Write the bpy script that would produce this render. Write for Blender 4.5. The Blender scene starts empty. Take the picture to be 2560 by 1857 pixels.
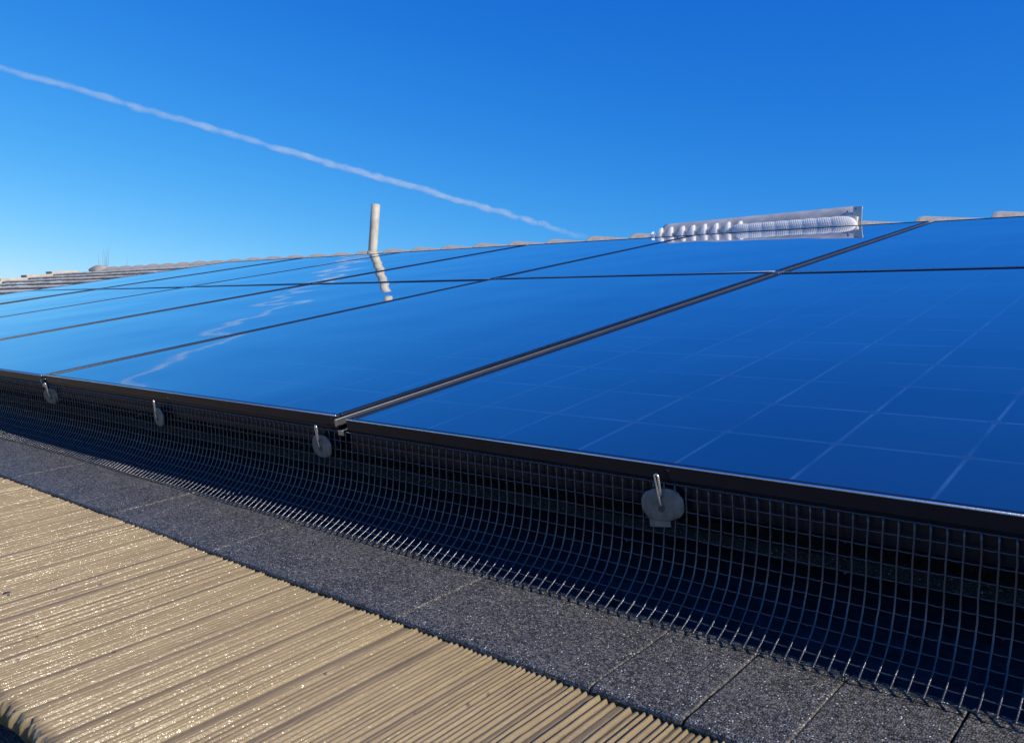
import bpy, bmesh, math, random
from mathutils import Matrix, Vector, noise

sc = bpy.context.scene
C = sc.collection
R = math.radians
random.seed(7)

# ------------------------------------------------------------------ camera
# roof frame: x along the eave, y up the slope, n square to the panels; origin under the camera, panels' glass at n = 0
PITCH = R(15.5)
TILT = Matrix.Rotation(PITCH, 4, 'X')
CAMH = 0.2866
AX = Vector((0.75881605, 0.0529012, -0.64915304))      # roof axes seen in camera coordinates (x right, y down, z forward)
AY = Vector((0.64261458, -0.22308652, 0.73299312))
AN = Vector((-0.10604108, -0.97336215, -0.20327672))
FPX = 2104.48


def W(x, y, n):
    return TILT @ Vector((x, y, n))


cd = bpy.data.cameras.new('camera')
cam = bpy.data.objects.new('camera', cd)
C.objects.link(cam)
sc.camera = cam
cd.sensor_width = 36.0
cd.lens = FPX / 2560 * 36
cd.clip_start = 0.02
cd.clip_end = 60000
m = Matrix(((AX[0], -AX[1], -AX[2]), (AY[0], -AY[1], -AY[2]), (AN[0], -AN[1], -AN[2]))).to_4x4()
cam.matrix_world = TILT @ (Matrix.Translation((0, 0, CAMH)) @ m)
CAMW = W(0, 0, CAMH)


def ray(px, py):
    d = Vector((px - 1280, py - 928.5, FPX))
    return (TILT @ Vector((d.dot(AX), d.dot(AY), d.dot(AN)))) / FPX


# ------------------------------------------------------------------ world and sun
ELEV, AZ = R(33), R(85.5)          # azimuth measured from +Y towards +X
w = bpy.data.worlds.new('World')
sc.world = w
w.use_nodes = True
nt = w.node_tree
nt.nodes.clear()
sky = nt.nodes.new('ShaderNodeTexSky')
sky.sky_type = 'NISHITA'
sky.sun_disc = False
sky.sun_elevation = ELEV
sky.sun_rotation = AZ
sky.altitude = 300
sky.air_density = 1.0
sky.dust_density = 0.35
sky.ozone_density = 3.0
# the camera's deep clear-sky blue: each channel of the sky gets its own contrast
SKYS = 0.12
spc = nt.nodes.new('ShaderNodeSeparateColor')
hs = nt.nodes.new('ShaderNodeCombineColor')
nt.links.new(sky.outputs[0], spc.inputs[0])
for i_, (g_, k_) in enumerate(((2.15, .92), (1.1, .81), (.5, 1.02))):
    a_ = nt.nodes.new('ShaderNodeMath')
    a_.operation = 'MULTIPLY'
    a_.inputs[1].default_value = SKYS
    b_ = nt.nodes.new('ShaderNodeMath')
    b_.operation = 'POWER'
    b_.inputs[1].default_value = g_
    c_ = nt.nodes.new('ShaderNodeMath')
    c_.operation = 'MULTIPLY'
    c_.inputs[1].default_value = k_ / SKYS
    nt.links.new(spc.outputs[i_], a_.inputs[0])
    nt.links.new(a_.outputs[0], b_.inputs[0])
    nt.links.new(b_.outputs[0], c_.inputs[0])
    nt.links.new(c_.outputs[0], hs.inputs[i_])
bg = nt.nodes.new('ShaderNodeBackground')
bg.inputs['Strength'].default_value = SKYS
wo = nt.nodes.new('ShaderNodeOutputWorld')
nt.links.new(hs.outputs[0], bg.inputs[0])
nt.links.new(bg.outputs[0], wo.inputs[0])

sl = bpy.data.lights.new('sun', 'SUN')
sl.energy = 5.0
sl.angle = R(0.5)
sl.color = (1.0, 0.91, 0.76)
so = bpy.data.objects.new('sun', sl)
C.objects.link(so)
sdir = Vector((math.cos(ELEV) * math.sin(AZ), math.cos(ELEV) * math.cos(AZ), math.sin(ELEV)))
so.rotation_euler = sdir.to_track_quat('Z', 'Y').to_euler()
so.location = (5, 0, 5)

sc.view_settings.view_transform = 'Standard'
sc.view_settings.look = 'None'
sc.view_settings.exposure = 0.0
sc.view_settings.gamma = 1.0
sc.cycles.volume_bounces = 4


# ------------------------------------------------------------------ material helpers
def mat(name):
    m = bpy.data.materials.new(name)
    m.use_nodes = True
    n = m.node_tree
    p = n.nodes['Principled BSDF']
    return m, n, p


def nd(n, typ, **kw):
    x = n.nodes.new(typ)
    for k, v in kw.items():
        if k in ('op',):
            x.operation = v
        elif k == 'inp':
            for kk, vv in v.items():
                x.inputs[kk].default_value = vv
        else:
            setattr(x, k, v)
    return x


def ramp(n, src, stops, interp='LINEAR'):
    r = n.nodes.new('ShaderNodeValToRGB')
    r.color_ramp.interpolation = interp
    els = r.color_ramp.elements
    while len(els) > 1:
        els.remove(els[-1])
    els[0].position = stops[0][0]
    els[0].color = stops[0][1]
    for p_, c_ in stops[1:]:
        e = els.new(p_)
        e.color = c_
    n.links.new(src, r.inputs[0])
    return r.outputs[0]


def col(r, g, b):
    return (r, g, b, 1)


def simple(name, c, rough=.5, metal=0., var=.15, scale=30., bump=0., bscale=200., spec=.5, coords='Object', stretch=None):
    m_, n, p = mat(name)
    tc = nd(n, 'ShaderNodeTexCoord')
    src = tc.outputs[coords]
    if stretch:
        mp = nd(n, 'ShaderNodeMapping')
        mp.inputs['Scale'].default_value = stretch
        n.links.new(src, mp.inputs[0])
        src = mp.outputs[0]
    ns = nd(n, 'ShaderNodeTexNoise', inp={'Scale': scale, 'Detail': 6, 'Roughness': .6})
    n.links.new(src, ns.inputs['Vector'])
    a = tuple(v * (1 - var) for v in c)
    b = tuple(min(1, v * (1 + var)) for v in c)
    n.links.new(ramp(n, ns.outputs[0], [(.3, col(*a)), (.7, col(*b))]), p.inputs['Base Color'])
    p.inputs['Roughness'].default_value = rough
    p.inputs['Metallic'].default_value = metal
    p.inputs['Specular IOR Level'].default_value = spec
    if bump:
        n2 = nd(n, 'ShaderNodeTexNoise', inp={'Scale': bscale, 'Detail': 4})
        n.links.new(src, n2.inputs['Vector'])
        bp = nd(n, 'ShaderNodeBump', inp={'Strength': 1.0, 'Distance': bump})
        n.links.new(n2.outputs[0], bp.inputs['Height'])
        n.links.new(bp.outputs[0], p.inputs['Normal'])
    return m_


PW, PH_, GAP = 1.053, 1.522, 0.020       # panel width, height, gap
PITCHX = PW + GAP


def math_(n, op, a, b=None, clamp=False):
    x = n.nodes.new('ShaderNodeMath')
    x.operation = op
    x.use_clamp = clamp
    for i, v in enumerate((a, b)):
        if v is None:
            continue
        if isinstance(v, (int, float)):
            x.inputs[i].default_value = v
        else:
            n.links.new(v, x.inputs[i])
    return x.outputs[0]


def glass_material():
    m_, n, p = mat('panel_glass')
    tc = nd(n, 'ShaderNodeTexCoord')
    sx = nd(n, 'ShaderNodeSeparateXYZ')
    n.links.new(tc.outputs['Object'], sx.inputs[0])
    cp = .1229

    def cell(src, off, pitch):
        a = math_(n, 'SUBTRACT', src, off)
        a = math_(n, 'DIVIDE', a, pitch)
        f = math_(n, 'FRACT', a)
        f = math_(n, 'SUBTRACT', f, .5)
        f = math_(n, 'ABSOLUTE', f)
        return f, math_(n, 'FLOOR', a)         # 0 centre .. 0.5 edge
    fx, ix = cell(sx.outputs[0], .034, cp)
    fy, iy = cell(sx.outputs[1], .0035, .1253)
    mx = math_(n, 'MAXIMUM', fx, fy)
    line = nd(n, 'ShaderNodeMapRange', inp={'From Min': .478, 'From Max': .494})
    n.links.new(mx, line.inputs[0])
    sm = math_(n, 'ADD', fx, fy)
    dia = math_(n, 'GREATER_THAN', sm, .925)
    # cell tone varies a little from cell to cell
    cb = nd(n, 'ShaderNodeCombineXYZ')
    n.links.new(ix, cb.inputs[0])
    n.links.new(iy, cb.inputs[1])
    wn = nd(n, 'ShaderNodeTexWhiteNoise')
    n.links.new(cb.outputs[0], wn.inputs[0])
    cellc = ramp(n, wn.outputs[0], [(0, col(.004, .024, .070)), (1, col(.007, .032, .088))])
    # uneven brightness of the cell borders
    ns = nd(n, 'ShaderNodeTexNoise', inp={'Scale': 9, 'Detail': 3})
    n.links.new(tc.outputs['Object'], ns.inputs['Vector'])
    linec = ramp(n, ns.outputs[0], [(.36, col(.010, .040, .105)), (.64, col(.042, .105, .22))])
    mix = nd(n, 'ShaderNodeMix', data_type='RGBA')
    n.links.new(line.outputs[0], mix.inputs[0])
    n.links.new(cellc, mix.inputs[6])
    n.links.new(linec, mix.inputs[7])
    mix2 = nd(n, 'ShaderNodeMix', data_type='RGBA')
    n.links.new(dia, mix2.inputs[0])
    n.links.new(mix.outputs[2], mix2.inputs[6])
    mix2.inputs[7].default_value = col(.020, .042, .085)
    # sparse specks of dust
    vo = nd(n, 'ShaderNodeTexVoronoi', inp={'Scale': 7.0, 'Randomness': 1.0})
    n.links.new(tc.outputs['Object'], vo.inputs['Vector'])
    sp = math_(n, 'LESS_THAN', vo.outputs['Distance'], .010)
    mix3 = nd(n, 'ShaderNodeMix', data_type='RGBA')
    n.links.new(sp, mix3.inputs[0])
    n.links.new(mix2.outputs[2], mix3.inputs[6])
    mix3.inputs[7].default_value = col(.6, .6, .6)
    n.links.new(mix3.outputs[2], p.inputs['Base Color'])
    p.inputs['IOR'].default_value = 1.6
    p.inputs['Coat Weight'].default_value = 1.0
    p.inputs['Coat IOR'].default_value = 1.6
    p.inputs['Coat Roughness'].default_value = .02
    # thin dust film in streaks
    dn = nd(n, 'ShaderNodeTexNoise', inp={'Scale': 4, 'Detail': 6, 'Roughness': .7})
    n.links.new(tc.outputs['Object'], dn.inputs['Vector'])
    rr = nd(n, 'ShaderNodeMapRange', inp={'From Min': .3, 'From Max': .8, 'To Min': .02, 'To Max': .06})
    n.links.new(dn.outputs[0], rr.inputs[0])
    n.links.new(rr.outputs[0], p.inputs['Roughness'])
    # rolled glass is never quite flat
    oi = nd(n, 'ShaderNodeObjectInfo')
    ad = nd(n, 'ShaderNodeVectorMath', operation='ADD')
    n.links.new(tc.outputs['Object'], ad.inputs[0])
    n.links.new(oi.outputs['Location'], ad.inputs[1])
    wv = nd(n, 'ShaderNodeTexNoise', inp={'Scale': 2.2, 'Detail': 1.3, 'Roughness': .4})
    n.links.new(ad.outputs[0], wv.inputs['Vector'])
    bp = nd(n, 'ShaderNodeBump', inp={'Strength': 1.0, 'Distance': .0046})
    n.links.new(wv.outputs[0], bp.inputs['Height'])
    n.links.new(bp.outputs[0], p.inputs['Normal'])
    n.links.new(bp.outputs[0], p.inputs['Coat Normal'])
    return m_


def granule_material(name, c0, c1, glint):
    m_, n, p = mat(name)
    tc = nd(n, 'ShaderNodeTexCoord')
    oi = nd(n, 'ShaderNodeObjectInfo')
    ad = nd(n, 'ShaderNodeVectorMath', operation='ADD')
    n.links.new(tc.outputs['Object'], ad.inputs[0])
    n.links.new(oi.outputs['Location'], ad.inputs[1])
    v = nd(n, 'ShaderNodeTexVoronoi', inp={'Scale': 560})
    vg = nd(n, 'ShaderNodeTexVoronoi', inp={'Scale': 620})
    n.links.new(tc.outputs['Object'], vg.inputs['Vector'])
    sg_ = nd(n, 'ShaderNodeSeparateColor')
    n.links.new(vg.outputs['Color'], sg_.inputs[0])
    n.links.new(ad.outputs[0], v.inputs['Vector'])
    sep = nd(n, 'ShaderNodeSeparateColor')
    n.links.new(v.outputs['Color'], sep.inputs[0])
    big = nd(n, 'ShaderNodeTexNoise', inp={'Scale': 14, 'Detail': 5, 'Roughness': .65})
    n.links.new(ad.outputs[0], big.inputs['Vector'])
    tone = math_(n, 'ADD', math_(n, 'MULTIPLY', math_(n, 'POWER', sep.outputs[0], 1.6), .8), math_(n, 'MULTIPLY', big.outputs[0], .45))
    base = ramp(n, tone, [(.25, col(*c0)), (.85, col(*c1))])
    g = math_(n, 'MULTIPLY', math_(n, 'GREATER_THAN', sg_.outputs[1], glint), math_(n, 'LESS_THAN', vg.outputs['Distance'], .42))  # glints painted as pale cells into the base colour
    mx = nd(n, 'ShaderNodeMix', data_type='RGBA')
    n.links.new(g, mx.inputs[0])
    n.links.new(base, mx.inputs[6])
    mx.inputs[7].default_value = col(.75, .75, .75)
    n.links.new(mx.outputs[2], p.inputs['Base Color'])
    rg = nd(n, 'ShaderNodeMapRange', inp={'From Min': 0, 'From Max': 1, 'To Min': .22, 'To Max': .75})
    n.links.new(sep.outputs[2], rg.inputs[0])
    n.links.new(rg.outputs[0], p.inputs['Roughness'])
    h = math_(n, 'ADD', math_(n, 'MULTIPLY', v.outputs['Distance'], -1.2), math_(n, 'MULTIPLY', sep.outputs[2], .6))
    bp = nd(n, 'ShaderNodeBump', inp={'Strength': .8, 'Distance': .0011})
    n.links.new(h, bp.inputs['Height'])
    b2 = nd(n, 'ShaderNodeBump', inp={'Strength': .7, 'Distance': .004})
    n.links.new(big.outputs[0], b2.inputs['Height'])
    n.links.new(bp.outputs[0], b2.inputs['Normal'])
    n.links.new(b2.outputs[0], p.inputs['Normal'])
    return m_


def tan_material():
    m_, n, p = mat('tan_concrete')
    tc = nd(n, 'ShaderNodeTexCoord')
    mp = nd(n, 'ShaderNodeMapping')
    mp.inputs['Scale'].default_value = (1, .22, 1)
    n.links.new(tc.outputs['Object'], mp.inputs[0])
    a = nd(n, 'ShaderNodeTexNoise', inp={'Scale': 45, 'Detail': 6, 'Roughness': .65})
    n.links.new(mp.outputs[0], a.inputs['Vector'])
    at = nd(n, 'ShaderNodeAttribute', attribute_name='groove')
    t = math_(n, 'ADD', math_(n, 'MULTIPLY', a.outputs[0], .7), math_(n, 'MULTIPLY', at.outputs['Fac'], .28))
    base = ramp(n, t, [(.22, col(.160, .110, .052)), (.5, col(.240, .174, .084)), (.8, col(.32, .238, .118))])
    # dark flecks of grit
    v = nd(n, 'ShaderNodeTexVoronoi', inp={'Scale': 70})
    n.links.new(tc.outputs['Object'], v.inputs['Vector'])
    sep = nd(n, 'ShaderNodeSeparateColor')
    n.links.new(v.outputs['Color'], sep.inputs[0])
    fl = math_(n, 'MULTIPLY', math_(n, 'LESS_THAN', v.outputs['Distance'], .16), math_(n, 'GREATER_THAN', sep.outputs[0], .93))
    mx = nd(n, 'ShaderNodeMix', data_type='RGBA')
    n.links.new(fl, mx.inputs[0])
    n.links.new(base, mx.inputs[6])
    mx.inputs[7].default_value = col(.10, .075, .055)
    n.links.new(mx.outputs[2], p.inputs['Base Color'])
    r = nd(n, 'ShaderNodeTexNoise', inp={'Scale': 120, 'Detail': 4})
    n.links.new(mp.outputs[0], r.inputs['Vector'])
    rr = nd(n, 'ShaderNodeMapRange', inp={'From Min': .35, 'From Max': .65, 'To Min': .28, 'To Max': .6})
    n.links.new(r.outputs[0], rr.inputs[0])
    n.links.new(rr.outputs[0], p.inputs['Roughness'])
    b = nd(n, 'ShaderNodeTexNoise', inp={'Scale': 260, 'Detail': 5, 'Roughness': .7})
    mp2 = nd(n, 'ShaderNodeMapping')
    mp2.inputs['Scale'].default_value = (1, .5, 1)
    n.links.new(tc.outputs['Object'], mp2.inputs[0])
    n.links.new(mp2.outputs[0], b.inputs['Vector'])
    bp = nd(n, 'ShaderNodeBump', inp={'Strength': 1.0, 'Distance': .0009})
    n.links.new(b.outputs[0], bp.inputs['Height'])
    n.links.new(bp.outputs[0], p.inputs['Normal'])
    # damp sheen that breaks up into glints along the ridges
    b3 = nd(n, 'ShaderNodeTexNoise', inp={'Scale': 420, 'Detail': 2, 'Roughness': .6})
    n.links.new(mp2.outputs[0], b3.inputs['Vector'])
    bq = nd(n, 'ShaderNodeBump', inp={'Strength': 1.0, 'Distance': .0011})
    n.links.new(b3.outputs[0], bq.inputs['Height'])
    n.links.new(bq.outputs[0], p.inputs['Coat Normal'])
    p.inputs['Coat Weight'].default_value = .45
    p.inputs['Coat Roughness'].default_value = .13
    return m_


M = {}
M['glass'] = glass_material()
M['frame'] = simple('black_anodised', (.006, .009, .018), rough=.3, spec=.25, var=.3, scale=25, bump=.0002, bscale=90)
M['alu'] = simple('raw_aluminium', (.44, .43, .42), rough=.36, metal=1., var=.18, scale=60, stretch=(1, .1, 1))
M['wire'] = simple('coated_wire', (.042, .047, .060), rough=.25, spec=.8, var=.3, scale=60, bump=.0003, bscale=400)
M['disc'] = simple('dull_disc', (.17, .15, .13), rough=.45, var=.4, scale=90, bump=.0003, bscale=250)
M['zinc'] = simple('bright_zinc', (.85, .85, .84), rough=.3, metal=1., var=.08, scale=300, bump=.0002, bscale=500)
M['slate'] = granule_material('grey_granules', (.031, .029, .026), (.185, .176, .158), .972)
M['tan'] = tan_material()
M['under'] = simple('dark_underlay', (.02, .02, .024), rough=.8, var=.4, scale=30, bump=.002, bscale=60)
M['water'] = simple('water_bead', (.95, .97, 1.), rough=.03, var=.01)
M['water'].node_tree.nodes['Principled BSDF'].inputs['Transmission Weight'].default_value = 1
M['water'].node_tree.nodes['Principled BSDF'].inputs['IOR'].default_value = 1.33
M['felt'] = simple('flare_tinted_felt', (.018, .026, .045), rough=.75, var=.6, scale=40, bump=.003, bscale=80, spec=.3)  # navy lift of lens flare is put into this dark felt colour
M['darktile'] = granule_material('shaded_grey_tile', (.02, .02, .022), (.07, .07, .075), .99)  # darker copy of the grey granules, with shade put into its colour
M['paletile'] = simple('weathered_pale_tile', (.60, .55, .46), rough=.8, var=.28, scale=9, bump=.004, bscale=45)
M['captile'] = simple('ridge_concrete', (.42, .38, .32), rough=.8, var=.2, scale=14, bump=.003, bscale=60)
M['pipe'] = simple('weathered_pipe', (.46, .42, .35), rough=.6, var=.25, scale=26, bump=.0012, bscale=120, stretch=(1, 1, .5))
M['sheet'] = simple('brushed_sheet', (.56, .53, .46), rough=.4, metal=.25, var=.25, scale=14, bump=.0012, bscale=22)
M['foam'] = simple('white_fibre', (.96, .96, .96), rough=.9, var=.05, scale=40, bump=.0015, bscale=300)
_n = M['foam'].node_tree
_p = _n.nodes['Principled BSDF']
_t = _n.nodes.new('ShaderNodeBsdfTranslucent')
_t.inputs[0].default_value = (.97, .97, .97, 1)
_m = _n.nodes.new('ShaderNodeMixShader')
_m.inputs[0].default_value = .5
_n.links.new(_p.outputs[0], _m.inputs[1])
_n.links.new(_t.outputs[0], _m.inputs[2])
_n.links.new(_m.outputs[0], _n.nodes['Material Output'].inputs[0])
M['hole'] = simple('rivet_dark', (.06, .055, .05), rough=.5, var=.2)
M['bark'] = simple('bare_twig', (.20, .19, .24), rough=.8, var=.2)  # lightened and bluish: haze of distance is put into the colour
M['wall'] = simple('render_wall', (.55, .50, .42), rough=.9, var=.1, scale=4)
M['ground'] = simple('garden_ground', (.12, .12, .07), rough=.95, var=.4, scale=.4, coords='Object')
M['mortar'] = simple('mortar', (.34, .31, .26), rough=.9, var=.15, scale=30, bump=.006, bscale=40)


# ------------------------------------------------------------------ object helpers
def link_obj(name, me, material, parent=None, label=None, cat=None, group=None, kind=None, loc=None, roof=True, smooth=False):
    o = bpy.data.objects.new(name, me)
    C.objects.link(o)
    if material:
        me.materials.append(material)
    if parent:
        o.parent = parent
    elif roof:
        o.matrix_world = Matrix.Translation(W(*(loc or (0, 0, 0)))) @ TILT
    tag(o, label, cat, group, kind)
    if smooth:
        for pl in me.polygons:
            pl.use_smooth = True
    return o


def tag(o, label=None, cat=None, group=None, kind=None):
    if label:
        o['label'] = label
    if cat:
        o['category'] = cat
    if group:
        o['group'] = group
    if kind:
        o['kind'] = kind
    return o


def thing(name, label, cat, loc, group=None):
    o = bpy.data.objects.new(name, None)
    o.empty_display_size = .05
    C.objects.link(o)
    o.matrix_world = Matrix.Translation(W(*loc)) @ TILT
    return tag(o, label, cat, group)


def pyd(name, vs, fs):
    me = bpy.data.meshes.new(name)
    me.from_pydata([tuple(v) for v in vs], [], fs)
    me.update()
    return me


def box_bm(bm, x0, x1, y0, y1, z0, z1, bevel=0.):
    r = bmesh.ops.create_cube(bm, size=1)
    for v in r['verts']:
        v.co = Vector(((x0 + x1) / 2 + v.co.x * (x1 - x0), (y0 + y1) / 2 + v.co.y * (y1 - y0), (z0 + z1) / 2 + v.co.z * (z1 - z0)))
    if bevel:
        es = set(e for v in r['verts'] for e in v.link_edges)
        bmesh.ops.bevel(bm, geom=list(es), offset=bevel, segments=2, affect='EDGES', profile=.5)


def from_bm(name, bm, material, **kw):
    me = bpy.data.meshes.new(name)
    bm.to_mesh(me)
    bm.free()
    return link_obj(name, me, material, **kw)


def box(name, material, x0, x1, y0, y1, z0, z1, bevel=0., **kw):
    bm = bmesh.new()
    box_bm(bm, x0, x1, y0, y1, z0, z1, bevel)
    return from_bm(name, bm, material, **kw)


def tube_geo(vs, fs, pts, r, sides=6, cap=True, radii=None):
    """append a tube along pts"""
    base = len(vs)
    n = len(pts)
    pts = [Vector(p) for p in pts]
    up = None
    for i, p in enumerate(pts):
        a = pts[max(0, i - 1)]
        b = pts[min(n - 1, i + 1)]
        t = (b - a).normalized()
        if up is None:
            up = Vector((0, 0, 1)) if abs(t.z) < .8 else Vector((1, 0, 0))
        s = t.cross(up).normalized()
        up = s.cross(t).normalized()
        rr = radii[i] if radii else r
        for k in range(sides):
            an = 2 * math.pi * k / sides
            vs.append(p + (s * math.cos(an) + up * math.sin(an)) * rr)
    for i in range(n - 1):
        for k in range(sides):
            k2 = (k + 1) % sides
            fs.append((base + i * sides + k, base + i * sides + k2, base + (i + 1) * sides + k2, base + (i + 1) * sides + k))
    if cap:
        fs.append(tuple(base + k for k in reversed(range(sides))))
        fs.append(tuple(base + (n - 1) * sides + k for k in range(sides)))


def N1(x, y=0., z=0.):
    return noise.noise(Vector((x, y, z)))


# ------------------------------------------------------------------ ground and house below the roof
ZG = -4.2
me = pyd('ground', [(-4000, -4000, ZG), (4000, -4000, ZG), (4000, 4000, ZG), (-4000, 4000, ZG)], [(0, 1, 2, 3)])
link_obj('ground', me, M['ground'], roof=False, kind='structure')

Y0, YR = .195, 4.90                  # lower edge of the tan course, ridge
XL, XR = -12.45, 2.2
house = thing('house', 'pale single storey house carrying the tiled roof under the solar panels', 'house', (0, 0, 0))
we = [W(0, Y0 + .05, -.30), W(0, YR, -.30)]
bm = bmesh.new()
y_a, y_b = we[0].y, we[1].y * 2 - we[0].y
bmv = []
for x in (XL + .3, XR - .3):
    for y, z in ((y_a, ZG), (y_a, we[0].z), (we[1].y, we[1].z), (y_b, we[0].z), (y_b, ZG)):
        bmv.append(bm.verts.new(TILT.inverted() @ Vector((x, y, z))))
bm.faces.new(bmv[0:5])
bm.faces.new(list(reversed(bmv[5:10])))
for i in range(4):
    bm.faces.new((bmv[i], bmv[i + 5], bmv[i + 6], bmv[i + 1]))
from_bm('wall', bm, M['wall'], parent=house)

roof = box('roof', M['under'], XL, XR, -.12, YR, -.235, -.205, parent=house)
# far slope of the roof beyond the ridge
a = TILT.inverted() @ (W(0, YR, -.14))
bk = Vector((0, math.cos(-2 * PITCH), math.sin(-2 * PITCH)))
vs = [(XL, a.y, a.z), (XR, a.y, a.z), (XR, a.y + bk.y * 5, a.z + bk.z * 5), (XL, a.y + bk.y * 5, a.z + bk.z * 5),
      (XL, a.y, a.z - .05), (XR, a.y, a.z - .05), (XR, a.y + bk.y * 5, a.z + bk.z * 5 - .05), (XL, a.y + bk.y * 5, a.z + bk.z * 5 - .05)]
link_obj('rear_roof_slope', pyd('rear_roof_slope', vs, [(0, 1, 2, 3), (7, 6, 5, 4), (0, 4, 5, 1), (1, 5, 6, 2), (2, 6, 7, 3), (3, 7, 4, 0)]),
         M['paletile'], parent=house)


# tile courses: each one a stepped strip, its tail lying on the course below
def course(y, n_front, length, slope, material, xa, xb, thick=.032, ragged=.004, seed=0, tile=.33, name='tile_course', parent=None):
    vs, fs = [], []
    rnd = random.Random(seed)
    nx = int((xb - xa) / .055)
    off = 0.
    for i in range(nx + 1):
        x = xa + (xb - xa) * i / nx
        if int(x / tile) != int((x - .055) / tile):
            off = rnd.uniform(-.0025, .0025)
        rg = N1(x * 9, y * 5, seed) * ragged * 2
        yf = y + rg * .6
        vs += [(x, y + length, n_front + slope * length), (x, yf + .035, n_front + off - .001), (x, yf + .012, n_front + off - .003),
               (x, yf, n_front + off - .013), (x, yf + .022 + N1(x * 30, y, 3) * .006, n_front - .017 + rg), (x, yf + .026, n_front - thick + rg), (x, y + length, n_front - thick - .01)]
    for i in range(nx):
        for k in range(6):
            a_ = i * 7 + k
            fs.append((a_, a_ + 7, a_ + 8, a_ + 1))
    fs.append(tuple(range(7)))
    fs.append(tuple(reversed(range(nx * 7, nx * 7 + 7))))
    return link_obj(name, pyd(name, vs, fs), material, parent=parent, smooth=False)


def n_of(y):
    return -.126 + .009 * (y - .5)


ys = [.83 + .322 * i for i in range(13)]
for i, y in enumerate(ys):
    ln = min(.36, YR - y)
    course(y, n_of(y), ln, -.095, M['paletile'] if i > 1 else M['darktile'], XL, XR, seed=i, parent=roof)
# dark course below the tan one
course(-.12, -.150, .36, -.02, M['darktile'], XL, XR, seed=40, parent=roof, thick=.03)

# verge tiles up the gable, stepped with the courses
for i, y in enumerate(ys):
    ln = .345
    vs, fs = [], []
    bm = bmesh.new()
    box_bm(bm, XL - .05, XL + .16, y - .01, y + ln, -.02, .02, .006)
    for v in bm.verts:
        v.co.z += n_of(y) + .014 - .095 * (v.co.y - y)
    from_bm('verge_tile', bm, M['captile'], parent=roof)


# ------------------------------------------------------------------ tan ridged course
def tan_course():
    rnd = random.Random(11)
    xa, xb = -3.9, .62
    step = .0008
    nx = int((xb - xa) / step)
    prof = [0.] * (nx + 1)
    flat = [0.] * (nx + 1)
    rid = [0] * (nx + 1)
    x = xa
    k = 0
    run = 0
    while x < xb:
        k += 1
        if run <= 0 and rnd.random() < .55:
            wd, hh, typ = rnd.uniform(.0045, .009), rnd.uniform(.0013, .0024), 0
            run = rnd.randint(3, 11)
        else:
            wd, hh, typ = rnd.uniform(.0050, .0078), rnd.uniform(.0024, .0043), 1
            run -= 1
        i0, i1 = int((x - xa) / step), min(nx, int((x + wd - xa) / step))
        sk = rnd.uniform(-.10, .10)
        for i in range(i0, i1 + 1):
            u = (i - i0) / max(1, i1 - i0)
            if typ:
                pk = .60 + sk
                if u < pk:
                    s = math.sin(math.pi / 2 * u / pk) ** 1.3
                else:
                    v = (u - pk) / (1 - pk)
                    s = 1 - v * v * (1.6 - .6 * v)
                prof[i] = hh * s
                flat[i] = s
            else:
                prof[i] = hh * (1 - (2 * u - 1) ** 4) * .8
                flat[i] = .45
            rid[i] = k
        x += wd
    ysamp = []
    y = Y0
    while y < .545:
        ysamp.append(y)
        y += .0075 if y < .25 else .012
    ny = len(ysamp)
    yj, slope = .507, -.10
    nj = -.1352
    vs, fs, g = [], [], []
    for i in range(nx + 1):
        x = xa + i * step
        e = N1(x * 48, 1.3) * .009 + N1(x * 150, 4.1) * .006
        drip = max(0, N1(x * 45, 9.7)) * .015
        # front nose: hangs over the course below, ragged
        for (dy, dn) in ((.004 + drip * .2, -.030), (-.001, -.016 - drip), (-.006 - drip * .55, -.009 - drip * .8), (-.004 - drip * .3, -.0035)):
            yy = Y0 + e + dy
            vs.append((x, yy, nj + slope * (yy - yj) + dn + N1(x * 80, dn * 900) * .0025))
            g.append(.35)
        for j, yy in enumerate(ysamp):
            if j == 0:
                yy += e
            am = 1 + .14 * N1(rid[i] * 3.7, yy * 16) + .14 * N1(rid[i] * 1.7, yy * 70)
            wob = N1(x * 3, yy * 5) * .0008 + N1(x * 60, yy * 60) * .0003
            fade = min(1, .75 + (yy - Y0) / .012)
            vs.append((x, yy, nj + slope * (yy - yj) + prof[i] * am * fade + wob))
            g.append(flat[i])
    m_ = ny + 4
    for i in range(nx):
        for j in range(m_ - 1):
            a_ = i * m_ + j
            fs.append((a_, a_ + m_, a_ + m_ + 1, a_ + 1))
    me_ = pyd('ridged_roof_tile', vs, fs)
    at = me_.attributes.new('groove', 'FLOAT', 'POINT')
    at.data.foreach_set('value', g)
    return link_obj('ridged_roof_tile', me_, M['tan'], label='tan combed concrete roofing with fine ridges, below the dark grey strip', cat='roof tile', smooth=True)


tan = tan_course()


def tan_n(y):
    return -.1352 - .10 * (y - .507)


# small lumps and flecks lying on the tan roofing
def lump(name, x, y, r, h, material, label, cat, seed, group=None, ring=False, squash=1.):
    bm = bmesh.new()
    bmesh.ops.create_icosphere(bm, subdivisions=3, radius=1)
    for v in bm.verts:
        c_ = v.co
        f = 1 + .3 * N1(c_.x * 1.7 + seed, c_.y * 1.7, c_.z * 1.7)
        d = math.hypot(c_.x, c_.y)
        z = c_.z * h * f
        if ring and c_.z > 0 and d < .55:
            z *= .25 + d
        v.co = Vector((c_.x * r * f, c_.y * r * f * squash, z))
    return from_bm(name, bm, material, label=label, cat=cat, group=group, loc=(x, y, tan_n(y) + .002), smooth=True)


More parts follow.
